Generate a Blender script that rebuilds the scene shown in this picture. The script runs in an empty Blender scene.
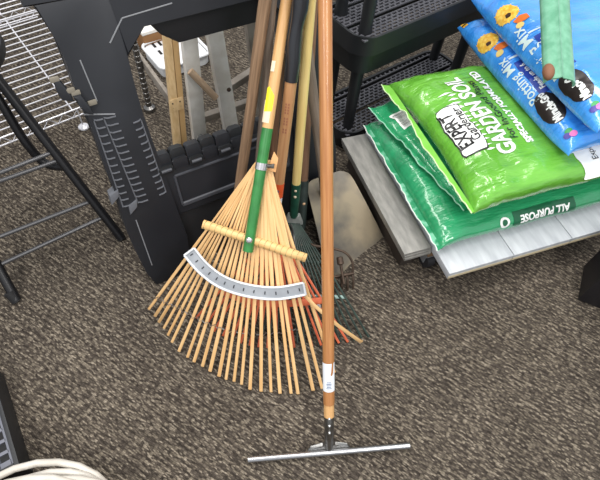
import bpy, bmesh, math, random
from mathutils import Vector, Matrix, noise
random.seed(7)
S = bpy.context.scene; COL = S.collection
# ------------------------------------------------------------------ camera
F = 500.0; H = 1.5; PIT = math.radians(55); ROLL = math.radians(-6)
fw = Vector((0, math.cos(PIT), -math.sin(PIT))); x0 = Vector((1, 0, 0)); y0 = fw.cross(x0)
CX = x0*math.cos(ROLL) + y0*math.sin(ROLL); CY = -x0*math.sin(ROLL) + y0*math.cos(ROLL)
CAM = Vector((0, 0, H))
cam_d = bpy.data.cameras.new('camera'); cam = bpy.data.objects.new('camera', cam_d); COL.objects.link(cam)
cam_d.sensor_fit = 'HORIZONTAL'; cam_d.sensor_width = 36; cam_d.lens = F*36/600; cam_d.clip_start = .02
m3 = Matrix((CX, -CY, -fw)).transposed(); cam.matrix_world = Matrix.Translation(CAM) @ m3.to_4x4()
S.camera = cam
def ray(px, py): return CX*((px-300)/F) + CY*((py-240)/F) + fw
def onz(px, py, z=0.0):
    d = ray(px, py); return CAM + d*((z-H)/d.z)
def onp(px, py, P, n):
    d = ray(px, py); return CAM + d*((P-CAM).dot(n)/d.dot(n))
def proj(P):
    v = P-CAM; w = v.dot(fw); return 300+F*v.dot(CX)/w, 240+F*v.dot(CY)/w
def along(A, B, px, py):                      # the point of line A-B nearest to a pixel
    best = None
    for i in range(-300, 1301):
        P = A + (B-A)*(i/1000); q = proj(P); e = (q[0]-px)**2+(q[1]-py)**2
        if best is None or e < best[0]: best = (e, P)
    return best[1]
# ------------------------------------------------------------------ materials
MATS = {}
def sl(c): return tuple(((x/255)/12.92 if x/255 <= .04045 else ((x/255+.055)/1.055)**2.4) for x in c) + (1,)
def mat(name, c, rough=.5, metal=0, c2=None, scale=20, bump=0, bscale=None, stretch=None, coat=0, uv=False, spec=.5, detail=4, lo=.35, hi=.65, trans=0, alpha=1):
    if name in MATS: return MATS[name]
    m = bpy.data.materials.new(name); m.use_nodes = True; nt = m.node_tree; N = nt.nodes; L = nt.links
    b = N['Principled BSDF']; b.inputs['Base Color'].default_value = sl(c); b.inputs['Roughness'].default_value = rough
    b.inputs['Metallic'].default_value = metal; b.inputs['Specular IOR Level'].default_value = spec
    if coat: b.inputs['Coat Weight'].default_value = coat; b.inputs['Coat Roughness'].default_value = .06
    if trans: b.inputs['Transmission Weight'].default_value = trans
    if alpha < 1: b.inputs['Alpha'].default_value = alpha
    tc = N.new('ShaderNodeTexCoord'); mp = N.new('ShaderNodeMapping'); L.new(tc.outputs['UV' if uv else 'Object'], mp.inputs['Vector'])
    if stretch: mp.inputs['Scale'].default_value = stretch
    nz = N.new('ShaderNodeTexNoise'); nz.inputs['Scale'].default_value = scale; nz.inputs['Detail'].default_value = detail
    L.new(mp.outputs[0], nz.inputs['Vector'])
    if c2:
        r = N.new('ShaderNodeValToRGB'); r.color_ramp.elements[0].position = lo; r.color_ramp.elements[1].position = hi
        r.color_ramp.elements[0].color = sl(c); r.color_ramp.elements[1].color = sl(c2)
        L.new(nz.outputs['Fac'], r.inputs[0]); L.new(r.outputs[0], b.inputs['Base Color'])
    if bump:
        n2 = N.new('ShaderNodeTexNoise'); n2.inputs['Scale'].default_value = bscale or scale; n2.inputs['Detail'].default_value = 3
        L.new(mp.outputs[0], n2.inputs['Vector'])
        bp = N.new('ShaderNodeBump'); bp.inputs['Strength'].default_value = bump; bp.inputs['Distance'].default_value = .01
        L.new(n2.outputs['Fac'], bp.inputs['Height']); L.new(bp.outputs[0], b.inputs['Normal'])
    MATS[name] = m; return m
def wood(name, c, c2, rough=.5, coat=0, bump=.05): return mat(name, c, rough, c2=c2, scale=1, stretch=(160, 7, 1), uv=True, bump=bump, coat=coat, lo=.3, hi=.7)
BLK = mat('black plastic', (29, 31, 36), .42, c2=(36, 38, 43), scale=6, bump=.04, bscale=600)
BLK2 = mat('black grained plastic', (24, 26, 29), .48, c2=(29, 31, 34), scale=8, bump=.05, bscale=500)
TRAY = mat('grey black tray plastic', (70, 70, 76), .5, c2=(82, 82, 88), scale=9)
INK = mat('black ink', (18, 18, 20), .4)
WHT = mat('white print', (236, 238, 236), .4)
STEEL = mat('bare steel', (150, 150, 148), .34, 1, c2=(120, 118, 114), scale=30)
CHROME = mat('bright zinc wire', (222, 222, 228), .3, .25)
GALV = mat('galvanised sheet', (178, 182, 187), .42, .5, c2=(152, 156, 162), scale=14)
PALEW = wood('pale ash wood', (214, 170, 116), (194, 148, 94), .45)
TANW = wood('tan handle wood', (206, 158, 112), (184, 132, 86), .5)
ORNW = wood('orange varnished wood', (182, 128, 78), (154, 100, 56), .36, coat=.12)
YELW = wood('yellow varnished wood', (238, 214, 144), (224, 196, 120), .35, coat=.3)
OLDW = wood('weathered brown wood', (152, 122, 94), (112, 88, 66), .8, bump=.3)
GRYW = wood('weathered grey wood', (140, 126, 112), (104, 92, 82), .85, bump=.3)
BRNW = wood('dark brown wood', (124, 92, 68), (96, 70, 52), .7)
BAMB = mat('split bamboo', (228, 190, 136), .5, c2=(206, 160, 104), scale=1, stretch=(90, 6, 1), uv=True, lo=.3, hi=.75)
BAMT = mat('bamboo dowel', (226, 188, 128), .45, c2=(206, 164, 104), scale=1, stretch=(60, 10, 1), uv=True)
GRNP = mat('green paint', (50, 128, 62), .35, c2=(40, 108, 50), scale=25, coat=.3)
DGRN = mat('dark green enamel', (28, 78, 62), .35, c2=(20, 60, 46), scale=30)
DGRW = mat('dark green wire', (44, 62, 54), .45, c2=(30, 44, 38), scale=40)
ORNG = mat('orange red enamel', (206, 104, 66), .4, c2=(178, 82, 50), scale=30)
RUST = mat('rusty brown steel', (96, 80, 68), .6, .6, c2=(70, 58, 50), scale=60)
LABEL = mat('paper label', (226, 230, 236), .5)
# ------------------------------------------------------------------ object helpers
WM = {}
def props(o, label, cat, group=None, kind=None):
    if label: o['label'] = label
    if cat: o['category'] = cat
    if group: o['group'] = group
    if kind: o['kind'] = kind
    return o
def thing(name, label, cat, loc, rotz=0, group=None):
    o = bpy.data.objects.new(name, None); COL.objects.link(o); o.empty_display_size = .05
    o.location = loc; o.rotation_euler = (0, 0, rotz)
    WM[o.name] = Matrix.Translation(loc) @ Matrix.Rotation(rotz, 4, 'Z')
    return props(o, label, cat, group)
def obj(name, bm, m, parent=None, base=None, rotz=0, smooth=True, local=False, ang=35):
    """bm is in world coordinates unless local"""
    if parent is not None: M = WM[parent.name]
    else: M = Matrix.Translation(base or Vector((0, 0, 0))) @ Matrix.Rotation(rotz, 4, 'Z')
    if not local: bm.transform(M.inverted())
    bmesh.ops.recalc_face_normals(bm, faces=bm.faces[:])
    me = bpy.data.meshes.new(name)
    if smooth:
        for f in bm.faces: f.smooth = True
        for e in bm.edges:
            if len(e.link_faces) == 2 and e.calc_face_angle(0) > math.radians(ang): e.smooth = False
    bm.to_mesh(me); bm.free()
    for mm in (m if isinstance(m, (list, tuple)) else [m]): me.materials.append(mm)
    o = bpy.data.objects.new(name, me); COL.objects.link(o)
    if parent is not None: o.parent = parent
    else: o.location = M.translation; o.rotation_euler = (0, 0, rotz)
    WM[o.name] = M
    return o
def new(): return bmesh.new()
def frame(d, up=None):
    d = d.normalized(); up = up or (Vector((0, 0, 1)) if abs(d.z) < .95 else Vector((0, 1, 0)))
    a = up.cross(d).normalized(); return a, d.cross(a).normalized()
def tube(bm, pts, r, n=14, caps=True, flat=None, mi=0):
    """round tube through pts with radius r (number or list); flat=(ky) squashes the second axis"""
    pts = [Vector(p) for p in pts]; R = r if isinstance(r, (list, tuple)) else [r]*len(pts)
    uvl = bm.loops.layers.uv.verify()
    rings = []; L = 0; ls = []
    a, b = frame(pts[1]-pts[0])
    for i, p in enumerate(pts):
        d = ((pts[min(i+1, len(pts)-1)]-p).normalized() + (p-pts[max(i-1, 0)]).normalized()).normalized()
        a = (a - d*a.dot(d)).normalized(); b = d.cross(a)
        if i: L += (p-pts[i-1]).length
        ls.append(L)
        rings.append([bm.verts.new(p + (a*math.cos(t)+b*math.sin(t)*(flat or 1))*R[i]) for t in [2*math.pi*k/n for k in range(n)]])
    rm = max(R)
    for i in range(len(rings)-1):
        for k in range(n):
            f = bm.faces.new((rings[i][k], rings[i][(k+1) % n], rings[i+1][(k+1) % n], rings[i+1][k])); f.material_index = mi
            for lp, (uu, vv) in zip(f.loops, ((k, i), (k+1, i), (k+1, i+1), (k, i+1))):
                lp[uvl].uv = (uu*2*math.pi*rm/n, ls[vv])
    if caps:
        for rg in (rings[0][::-1], rings[-1]):
            f = bm.faces.new(rg); f.material_index = mi
    return bm
def smoothpts(P, n=8):
    P = [Vector(p) for p in P]; out = []
    for i in range(len(P)-1):
        a = P[max(i-1, 0)]; b = P[i]; c = P[i+1]; d = P[min(i+2, len(P)-1)]
        for k in range(n):
            t = k/n
            out.append(.5*((2*b)+(c-a)*t+(2*a-5*b+4*c-d)*t*t+(3*b-a-3*c+d)*t**3))
    out.append(P[-1]); return out
def strip(bm, pts, w, th, n, mi=0):
    """flat bar along pts, width w across, thickness th along n"""
    pts = [Vector(p) for p in pts]; Wd = w if isinstance(w, (list, tuple)) else [w]*len(pts); uvl = bm.loops.layers.uv.verify()
    rings = []; L = 0; ls = []
    off = random.random()*5
    for i, p in enumerate(pts):
        d = (pts[min(i+1, len(pts)-1)]-pts[max(i-1, 0)]).normalized(); s = d.cross(n).normalized(); nn = s.cross(d).normalized()
        if i: L += (p-pts[i-1]).length
        ls.append(L); h = Wd[i]/2; t = th/2
        rings.append([bm.verts.new(p+s*x+nn*y) for x, y in ((-h, -t), (h, -t), (h, t*.4), (h*.6, t), (-h*.6, t), (-h, t*.4))])
    for i in range(len(rings)-1):
        for k in range(6):
            f = bm.faces.new((rings[i][k], rings[i][(k+1) % 6], rings[i+1][(k+1) % 6], rings[i+1][k])); f.material_index = mi
            for lp, (uu, vv) in zip(f.loops, ((k, i), (k+1, i), (k+1, i+1), (k, i+1))): lp[uvl].uv = (off+uu*.004, off+ls[vv])
    bm.faces.new(rings[0][::-1]); bm.faces.new(rings[-1]); return bm
def box(bm, c, dx, dy, dz, ax=None, bev=0, mi=0):
    """box centred at c with half axes; ax=(X,Y,Z) unit vectors"""
    X, Y, Z = ax or (Vector((1, 0, 0)), Vector((0, 1, 0)), Vector((0, 0, 1))); c = Vector(c)
    vs = [bm.verts.new(c+X*(sx*dx/2)+Y*(sy*dy/2)+Z*(sz*dz/2)) for sx in (-1, 1) for sy in (-1, 1) for sz in (-1, 1)]
    fs = [bm.faces.new([vs[i] for i in q]) for q in ((0, 1, 3, 2), (4, 6, 7, 5), (0, 4, 5, 1), (2, 3, 7, 6), (0, 2, 6, 4), (1, 5, 7, 3))]
    for f in fs: f.material_index = mi
    if bev:
        es = list({e for f in fs for e in f.edges})
        r = bmesh.ops.bevel(bm, geom=es, offset=bev, segments=2, affect='EDGES', profile=.6, material=-1)
    return bm
def prism(bm, poly, O, X, Y, Z, z0, z1, bev=0, mi=0):
    """polygon (x,y) in frame O,X,Y extruded along Z from z0 to z1"""
    lo = [bm.verts.new(O+X*x+Y*y+Z*z0) for x, y in poly]; hi = [bm.verts.new(O+X*x+Y*y+Z*z1) for x, y in poly]
    n = len(poly); fs = [bm.faces.new(lo[::-1]), bm.faces.new(hi)]
    for i in range(n): fs.append(bm.faces.new((lo[i], lo[(i+1) % n], hi[(i+1) % n], hi[i])))
    for f in fs: f.material_index = mi
    if bev:
        es = list({e for f in fs[:2] for e in f.edges}); bmesh.ops.bevel(bm, geom=es, offset=bev, segments=2, affect='EDGES', profile=.6, material=-1)
    return bm
def rrect(w, h, r, n=5):
    out = []
    for cx, cy, a0 in ((w/2-r, h/2-r, 0), (-w/2+r, h/2-r, 90), (-w/2+r, -h/2+r, 180), (w/2-r, -h/2+r, 270)):
        for k in range(n+1):
            a = math.radians(a0+90*k/n); out.append((cx+r*math.cos(a), cy+r*math.sin(a)))
    return out
def sphere(bm, c, r, sc=(1, 1, 1), ax=None):
    M = Matrix.Translation(c)
    if ax: M = M @ Matrix(ax).transposed().to_4x4()
    bmesh.ops.create_uvsphere(bm, u_segments=18, v_segments=10, radius=r, matrix=M @ Matrix.Diagonal((*sc, 1))); return bm
def lathe(bm, c, prof, n=20):
    rings = [[bm.verts.new(Vector(c)+Vector((r*math.cos(2*math.pi*k/n), r*math.sin(2*math.pi*k/n), z))) for k in range(n)] for r, z in prof]
    for i in range(len(rings)-1):
        for k in range(n): bm.faces.new((rings[i][k], rings[i][(k+1) % n], rings[i+1][(k+1) % n], rings[i+1][k]))
    bm.faces.new(rings[0][::-1]); bm.faces.new(rings[-1]); return bm
def yaw(a):
    a = math.radians(a); return Vector((math.cos(a), math.sin(a), 0)), Vector((-math.sin(a), math.cos(a), 0))
Zv = Vector((0, 0, 1))
# lettering: a flat 2D mesh (x right, y up) mapped onto a surface
def text2d(s, size, bold=0, sx=1, align='CENTER', shear=0, sp=1):
    cu = bpy.data.curves.new('lettering', 'FONT'); cu.body = s; cu.size = size; cu.offset = bold; cu.align_x = align; cu.align_y = 'CENTER'
    cu.shear = shear; cu.space_character = sp; cu.resolution_u = 3
    o = bpy.data.objects.new('lettering', cu); COL.objects.link(o); bpy.context.view_layer.update()
    me = bpy.data.meshes.new_from_object(o); bm = bmesh.new(); bm.from_mesh(me)
    bpy.data.objects.remove(o); bpy.data.meshes.remove(me); bpy.data.curves.remove(cu)
    for v in bm.verts: v.co.x *= sx; v.co.z = 0
    return bm
def poly2d(P):
    bm = bmesh.new(); bm.faces.new([bm.verts.new((x, y, 0)) for x, y in P]); return bm
def decal(bm, fn, maxlen=.012):
    bmesh.ops.triangulate(bm, faces=bm.faces[:])
    for _ in range(5):
        es = [e for e in bm.edges if e.calc_length() > maxlen]
        if not es: break
        bmesh.ops.subdivide_edges(bm, edges=es, cuts=1); bmesh.ops.triangulate(bm, faces=[f for f in bm.faces if len(f.verts) > 3])
    for v in bm.verts: v.co = fn(v.co.x, v.co.y)
    return bm
def join(*bms):
    out = bms[0]
    for b in bms[1:]:
        me = bpy.data.meshes.new('t'); b.to_mesh(me); out.from_mesh(me); bpy.data.meshes.remove(me); b.free()
    return out
def shift(bm, dx, dy):
    for v in bm.verts: v.co.x += dx; v.co.y += dy
    return bm
# ------------------------------------------------------------------ floor
def carpet():
    m = bpy.data.materials.new('loop pile carpet'); m.use_nodes = True; nt = m.node_tree; N = nt.nodes; L = nt.links; b = N['Principled BSDF']
    b.inputs['Roughness'].default_value = .95; b.inputs['Specular IOR Level'].default_value = .1
    tc = N.new('ShaderNodeTexCoord'); mp = N.new('ShaderNodeMapping'); mp.inputs['Rotation'].default_value = (0, 0, math.radians(CARPET_ROT)); L.new(tc.outputs['Object'], mp.inputs[0])
    sc = N.new('ShaderNodeVectorMath'); sc.operation = 'MULTIPLY'; sc.inputs[1].default_value = (105, 270, 1); L.new(mp.outputs[0], sc.inputs[0])
    wob = N.new('ShaderNodeTexNoise'); wob.inputs['Scale'].default_value = 70; L.new(tc.outputs['Object'], wob.inputs['Vector'])
    ad = N.new('ShaderNodeVectorMath'); ad.operation = 'MULTIPLY_ADD'; ad.inputs[1].default_value = (.55, .55, 0); L.new(wob.outputs['Color'], ad.inputs[0]); L.new(sc.outputs[0], ad.inputs[2])
    vo = N.new('ShaderNodeTexVoronoi'); vo.voronoi_dimensions = '2D'; vo.inputs['Scale'].default_value = 1; vo.inputs['Randomness'].default_value = .75; L.new(ad.outputs[0], vo.inputs['Vector'])
    sp = N.new('ShaderNodeSeparateColor'); L.new(vo.outputs['Color'], sp.inputs[0])
    r = N.new('ShaderNodeValToRGB'); cr = r.color_ramp; cr.interpolation = 'LINEAR'
    cr.elements[0].position = 0; cr.elements[0].color = sl((62, 56, 51)); cr.elements[1].position = 1; cr.elements[1].color = sl((142, 132, 118))
    for p, c in ((.35, (78, 71, 64)), (.6, (94, 86, 77)), (.82, (118, 109, 96))):
        e = cr.elements.new(p); e.color = sl(c)
    L.new(sp.outputs[0], r.inputs[0])
    gap = N.new('ShaderNodeMapRange'); gap.inputs['From Min'].default_value = .15; gap.inputs['From Max'].default_value = .75; gap.inputs['To Min'].default_value = 1.0; gap.inputs['To Max'].default_value = .55
    L.new(vo.outputs['Distance'], gap.inputs[0])
    big = N.new('ShaderNodeTexNoise'); big.inputs['Scale'].default_value = 4; big.inputs['Detail'].default_value = 5; L.new(tc.outputs['Object'], big.inputs['Vector'])
    br = N.new('ShaderNodeMapRange'); br.inputs['From Min'].default_value = .3; br.inputs['From Max'].default_value = .7; br.inputs['To Min'].default_value = .88; br.inputs['To Max'].default_value = 1.12; L.new(big.outputs['Fac'], br.inputs[0])
    mu = N.new('ShaderNodeMath'); mu.operation = 'MULTIPLY'; L.new(gap.outputs[0], mu.inputs[0]); L.new(br.outputs[0], mu.inputs[1])
    sx_ = N.new('ShaderNodeSeparateXYZ'); L.new(ad.outputs[0], sx_.inputs[0])
    fr_ = N.new('ShaderNodeMath'); fr_.operation = 'MULTIPLY'; fr_.inputs[1].default_value = 2*math.pi/4.2; L.new(sx_.outputs['Y'], fr_.inputs[0])
    si = N.new('ShaderNodeMath'); si.operation = 'SINE'; L.new(fr_.outputs[0], si.inputs[0])
    sr = N.new('ShaderNodeMapRange'); sr.inputs['From Min'].default_value = -1; sr.inputs['To Min'].default_value = .74; sr.inputs['To Max'].default_value = 1.24; L.new(si.outputs[0], sr.inputs[0])
    m2 = N.new('ShaderNodeMath'); m2.operation = 'MULTIPLY'; L.new(mu.outputs[0], m2.inputs[0]); L.new(sr.outputs[0], m2.inputs[1]); mu = m2
    vm = N.new('ShaderNodeVectorMath'); vm.operation = 'SCALE'; L.new(r.outputs[0], vm.inputs[0]); L.new(mu.outputs[0], vm.inputs['Scale']); L.new(vm.outputs[0], b.inputs['Base Color'])
    bp = N.new('ShaderNodeBump'); bp.inputs['Strength'].default_value = .7; bp.inputs['Distance'].default_value = .006; L.new(gap.outputs[0], bp.inputs['Height']); L.new(bp.outputs[0], b.inputs['Normal'])
    return m
CARPET_ROT = 27
bm = new(); box(bm, (0, 2, -.05), 9, 9, .1)
o = obj('floor', bm, carpet(), smooth=False); o['kind'] = 'structure'

# ------------------------------------------------------------------ pole helper
def pole_pts(A, B, ext, k=10):
    A = Vector(A); B = Vector(B); E = B + (B-A).normalized()*ext
    return [A+(E-A)*(i/k) for i in range(k+1)]
def seg(A, B, r, n=18, r2=None, k=4):
    bm = new(); A = Vector(A); B = Vector(B)
    return tube(bm, [A+(B-A)*(i/k) for i in range(k+1)], [r+((r2 or r)-r)*i/k for i in range(k+1)], n)
def patch(A, B, r, axis_dir, a0, a1, n=10):
    """sticker: part of a cylinder shell round A-B, angles measured from axis_dir"""
    bm = new(); A = Vector(A); B = Vector(B); d = (B-A).normalized(); x = (axis_dir-d*axis_dir.dot(d)).normalized(); y = d.cross(x)
    rows = []
    for j in range(5):
        P = A+(B-A)*(j/4)
        rows.append([bm.verts.new(P+(x*math.cos(t)+y*math.sin(t))*r) for t in [math.radians(a0+(a1-a0)*i/n) for i in range(n+1)]])
    for j in range(4):
        for i in range(n): bm.faces.new((rows[j][i], rows[j][i+1], rows[j+1][i+1], rows[j+1][i]))
    return bm
def cylmap(A, d, x, r):
    """map label (s across, t along d) onto cylinder"""
    y = d.cross(x)
    def fn(s, t):
        a = s/r; return A+d*t+(x*math.cos(a)+y*math.sin(a))*r
    return fn

# ================================================================== SQUEEGEE
B0 = onz(329, 412, .135); T0 = onz(325, 0, .92); d0 = (T0-B0).normalized(); vw = -fw
vx = (vw-d0*vw.dot(d0)).normalized()
bl, brt = onz(248, 460, .012), onz(409, 446, .012)
t = thing('floor_squeegee', 'floor squeegee with long orange-brown varnished handle and bare steel blade lying on the carpet', 'squeegee', onz(329, 452, 0))
R = .0152
hp = along(B0, T0, 328, 361); lp = along(B0, T0, 328, 389); cp = along(B0, T0, 328.5, 403)
obj('handle', seg(cp, T0+d0*.42, R, 22, R*1.04), ORNW, t)
h2 = obj('bare_end', seg(B0-d0*.012, cp, R*.93), PALEW, t); h2['label'] = 'pale unvarnished lower end of the handle'
lb = obj('sticker', patch(lp, hp, R*1.05, vx, -80, 70), LABEL, t); lb['label'] = 'white paper sticker low on the handle'
dn = -d0; ysd = dn.cross(vx)
fnL = cylmap(lp, dn, vx, R*1.07)
bms = []
for i, (yy, ww, hh) in enumerate(((-.012, .014, .002), (-.0165, .012, .0022), (-.021, .013, .002), (-.0255, .014, .0025), (-.030, .010, .002))):
    bms.append(decal(poly2d([(-ww/2, yy), (ww/2, yy), (ww/2, yy+hh), (-ww/2, yy+hh)]), fnL, .004))
obj('printed_lines', join(*bms), mat('blue grey print', (92, 108, 140), .5), lb)
bm = decal(poly2d([(-.014, -.085), (-.008, -.085), (-.006, -.06), (-.004, -.05), (-.008, -.047), (-.012, -.055)]), fnL, .004)
obj('torn_patch', bm, ORNW, lb)
# ferrule and blade
bc = (bl+brt)/2; bd = (brt-bl).normalized(); bn = bd.cross(Zv).normalized()
J = onz(329, 447, .022)
bm = new()
pts = [B0+d0*.012, B0-d0*.03, B0-d0*.06, J+(B0-J)*.25, J]
tube(bm, pts, [.0135, .0135, .013, .012, .011], 18)
fer = obj('ferrule', bm, STEEL, t)
bm = new()
for k in range(3):
    P = B0-d0*(.012+.022*k)
    sphere(bm, P+vx*.0135, .0042, (1, 1, 1))
obj('screw', bm, mat('bright screw', (220, 220, 220), .25, .9), fer)
bm = new()
prism(bm, [(-.060, -.006), (-.052, .004), (-.018, .012), (-.009, .03), (.009, .03), (.018, .012), (.052, .004), (.060, -.006)], J, bd, (B0-J).normalized(), bn, -.004, .004, .001)
obj('blade_bracket', bm, STEEL, t)
bm = new(); tube(bm, [bl+Zv*.004, brt+Zv*.004], .0085, 14)
obj('blade_channel', bm, mat('bright steel channel', (170, 171, 174), .28, .9), t)
bm = new(); box(bm, bc-Zv*.004, (brt-bl).length, .006, .014, (bd, bn, Zv), .001)
obj('rubber_blade', bm, mat('black rubber', (24, 24, 26), .7), t)

# ================================================================== BAMBOO RAKE
TT = onz(255, 391, .012); AA = onz(264, 150, .55); rax = (AA-TT).normalized(); rn = Vector((1, 0, 0)).cross(rax).normalized()
def RP(px, py, off=0): return onp(px, py, TT+rn*off, rn)
t = thing('bamboo_rake', 'wide bamboo leaf rake with fanned tines and green painted lower handle, front of the cluster', 'rake', onz(255, 385, 0))
tips = [(149, 309), (155, 316), (159, 322), (164, 328), (168, 335), (172, 342), (179, 351), (187.5, 357), (194, 361.5), (202.5, 366), (210, 371), (219, 376), (226, 379), (234, 381), (241.5, 384), (250, 389), (261, 391), (271, 391.5), (280, 393), (291, 393), (298, 393.5), (313, 390), (322, 388), (334, 372), (361, 342)]
for i, q in enumerate(tips):
    P = RP(*q); tip = onz(q[0], q[1], max(.012, P.z*.18)) if i not in (24,) else onz(q[0], q[1], .06)
    f = i/(len(tips)-1)
    sx = 255+12.5*f; st = RP(sx, 158+abs(f-.45)*14, .004+.0035*((i*7) % 5)/2)
    # bamboo bends slightly between head and tip
    pts = []
    for k in range(9):
        u_ = k/8; pts.append(st+(tip-st)*u_ + rn*(.012*math.sin(math.pi*u_)))
    if i == 24: pts = smoothpts([RP(268, 160, .006), RP(283, 225, .008), RP(300, 287, .006), RP(330, 319, -.02), tip], 4)
    dirt = (pts[-1]-pts[-2]).normalized()
    pts.append(tip+dirt*.006-rn*.008)
    wk = random.uniform(.85, 1.1); w = [.0068*wk]*4+[.0098*wk]*(len(pts)-4)
    if i > 13: w = [.0115*wk]*4+[.010*wk]*(len(pts)-4)
    obj('tine', strip(new(), pts, w, .0045, rn), BAMB, t)
bm = new(); c1, c2 = RP(203, 224, .018), RP(306, 258, .018); tube(bm, [c1+(c2-c1)*(k/6) for k in range(7)], .0125, 16)
cb = obj('crossbar', bm, BAMT, t)
bm = new(); n_ = 19
for k in range(n_):
    P = c1+(c2-c1)*((k+.6)/n_); dd = (c2-c1).normalized(); a, b = frame((dd+rn*.35).normalized())
    tube(bm, [P+(a*math.cos(x)+b*math.sin(x))*.0127 for x in [2*math.pi*j/16 for j in range(17)]], .0007, 6, False)
obj('binding_wire', bm, mat('green tinged wire', (110, 120, 90), .4, .7), cb)
# metal spreader
arc = smoothpts([RP(189.5, 251.5, .02), RP(203, 267.5, .02), RP(222, 281.5, .02), RP(247, 290, .02), RP(276, 293, .02), RP(304.5, 288.5, .02)], 8)
bm = new(); strip(bm, arc, .036, .003, rn)
sp = obj('spreader_bar', bm, GALV, t); sp['label'] = 'curved grey sheet metal spreader bar'
bm = new()
for sgn in (-1, 1):
    pp = []
    for i, p in enumerate(arc):
        dd = (arc[min(i+1, len(arc)-1)]-arc[max(i-1, 0)]).normalized(); pp.append(p+dd.cross(rn)*.0175*sgn+rn*.003)
    tube(bm, pp, .0035, 8)
for i in (0, -1):
    dd = (arc[1]-arc[0]).normalized() if i == 0 else (arc[-1]-arc[-2]).normalized(); s = dd.cross(rn)
    tube(bm, [arc[i]-s*.0175+rn*.003, arc[i]+s*.0175+rn*.003], .0035, 8)
obj('rolled_edge', bm, mat('bright zinc edge', (222, 226, 230), .4, .4), sp)
for k in range(13):
    bm = new(); i = 2+int(k*(len(arc)-5)/12); p = arc[i]; dd = (arc[i+1]-arc[i-1]).normalized(); s = dd.cross(rn)
    box(bm, p+rn*.0022, .003, .009, .002, (dd, s, rn))
    obj('staple', bm, mat('dark staple', (60, 62, 66), .5, .5), sp)
# woven wire through the tines
wp = smoothpts([RP(150, 297, .006), RP(172, 307, .004), RP(212, 327, 0), RP(260, 336, 0), RP(300, 330, .002)], 24)
wp = [p - rn*.010 + rn*.014*math.sin(i*1.9)*(1 if i % 2 else .3) for i, p in enumerate(wp)]
bm = new(); tube(bm, wp, .0013, 6)
obj('woven_wire', bm, mat('thin steel wire', (170, 170, 172), .35, .9), t)
# handle
hb, hg, hcl, ht = RP(248, 251, .028), RP(267.5, 128, .028), RP(261.5, 166, .028), RP(286, 0, .028); hd = (ht-hb).normalized()
hx = (vw-hd*vw.dot(hd)).normalized()
R = .0142
obj('handle', seg(hg, ht+hd*.5, R, 20), PALEW, t)
gp = obj('painted_ferrule', seg(hb, hg, R*1.02, 20), GRNP, t); gp['label'] = 'green painted lower section of the handle'
a_, b_ = along(hb, ht, 268.3, 123), along(hb, ht, 271.5, 101); c_ = along(hb, ht, 274.5, 90)
obj('sticker', patch(a_, b_, R*1.03, hx, -70, 55), mat('peeled paper', (226, 206, 178), .7), t)
fn = cylmap(b_, hd, hx, R*1.06)
ys = obj('sticker', decal(poly2d([(-.014, -.028), (.014, -.024), (.016, .004), (-.007, .034), (-.014, .03)]), fn, .004), mat('yellow sticker', (240, 222, 40), .4), t)
ys['label'] = 'bright yellow sticker on the handle'
fn = cylmap(along(hb, ht, 276.5, 67), hd, hx, R*1.05)
obj('sticker', decal(poly2d([(-.012, -.013), (-.001, -.013), (-.001, .012), (-.012, .012)]), fn, .004), mat('peeled paper', (226, 206, 178), .7), t)
bm = seg(hcl-hd*.009, hcl+hd*.009, R*1.14, 20)
cl = obj('hose_clamp', bm, mat('bright clamp', (214, 214, 216), .25, .9), t)
bm = new(); sd = hd.cross(hx); P = hcl-sd*R*0+sd*0
side = CX
tube(bm, [hcl+side*.014, hcl+side*.03], .005, 10); box(bm, hcl+side*.030, .006, .012, .012, (side, hd, hx), .001)
obj('clamp_screw', bm, mat('dark clamp screw', (90, 88, 84), .4, .8), cl)
sc_ = along(hb, ht, 249, 239)
bm = new(); sphere(bm, sc_+hx*R*.85, .009, (1, 1, .6), (hd, hd.cross(hx), hx)); obj('bolt', bm, mat('bright clamp', (214, 214, 216), .25, .9), t)
bm = new(); e1 = RP(272, 160, .016)
prism(bm, [(-.012, -.02), (.011, -.024), (.016, .012), (.004, .03)], RP(272, 163, .012), CX, rax, rn, -.003, .003, .001)
obj('split_tine_end', bm, mat('bamboo end', (214, 160, 104), .5), t)

# ================================================================== ORANGE STEEL RAKE (behind the bamboo one)
oa = onz(276, 208, .30); o1 = onz(300.5, 0, .87); od = (o1-oa).normalized()
t = thing('orange_leaf_rake', 'orange steel leaf rake mostly hidden behind bamboo tines, wooden handle with black foam grip', 'rake', onz(270, 340, 0))
q1 = along(oa, o1, 286, 80); q2 = along(oa, o1, 278.5, 182); q3 = along(oa, o1, 276.5, 196); q4 = along(oa, o1, 275, 207)
R = .0155
obj('handle', seg(q2, q1, R, 20, R*1.02), TANW, t)
ox = (vw-od*vw.dot(od)).normalized(); os_ = od.cross(ox)
gpts = [along(oa, o1, 286, 80), along(oa, o1, 288.2, 60), along(oa, o1, 290.5, 42), along(oa, o1, 292.5, 28), along(oa, o1, 294.5, 20), along(oa, o1, 297, 8), along(oa, o1, 301, 0)+od*.03, along(oa, o1, 301, 0)+od*.36]
gpts[2] = gpts[2]-CX*.003; gpts[3] = gpts[3]-CX*.002; gpts[5] = gpts[5]+CX*.002
bm = new(); tube(bm, gpts, [R*1.12, R*1.18, R*1.12, R*1.0, R*1.05, R*1.22, R*1.25, R*1.2], 20)
g = obj('grip', bm, mat('black foam grip', (38, 40, 45), .3, spec=.7), t); g['label'] = 'black foam grip'
b1 = obj('paint_band', seg(q3, q2, R*1.03, 20), mat('orange paint band', (226, 92, 44), .4), t); b1['label'] = 'orange band at the foot of the handle'
obj('sticker', patch(q4, q3, R*1.02, ox, -80, 80), LABEL, t)
fn = cylmap(q3, od, ox, R*1.06)
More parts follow.
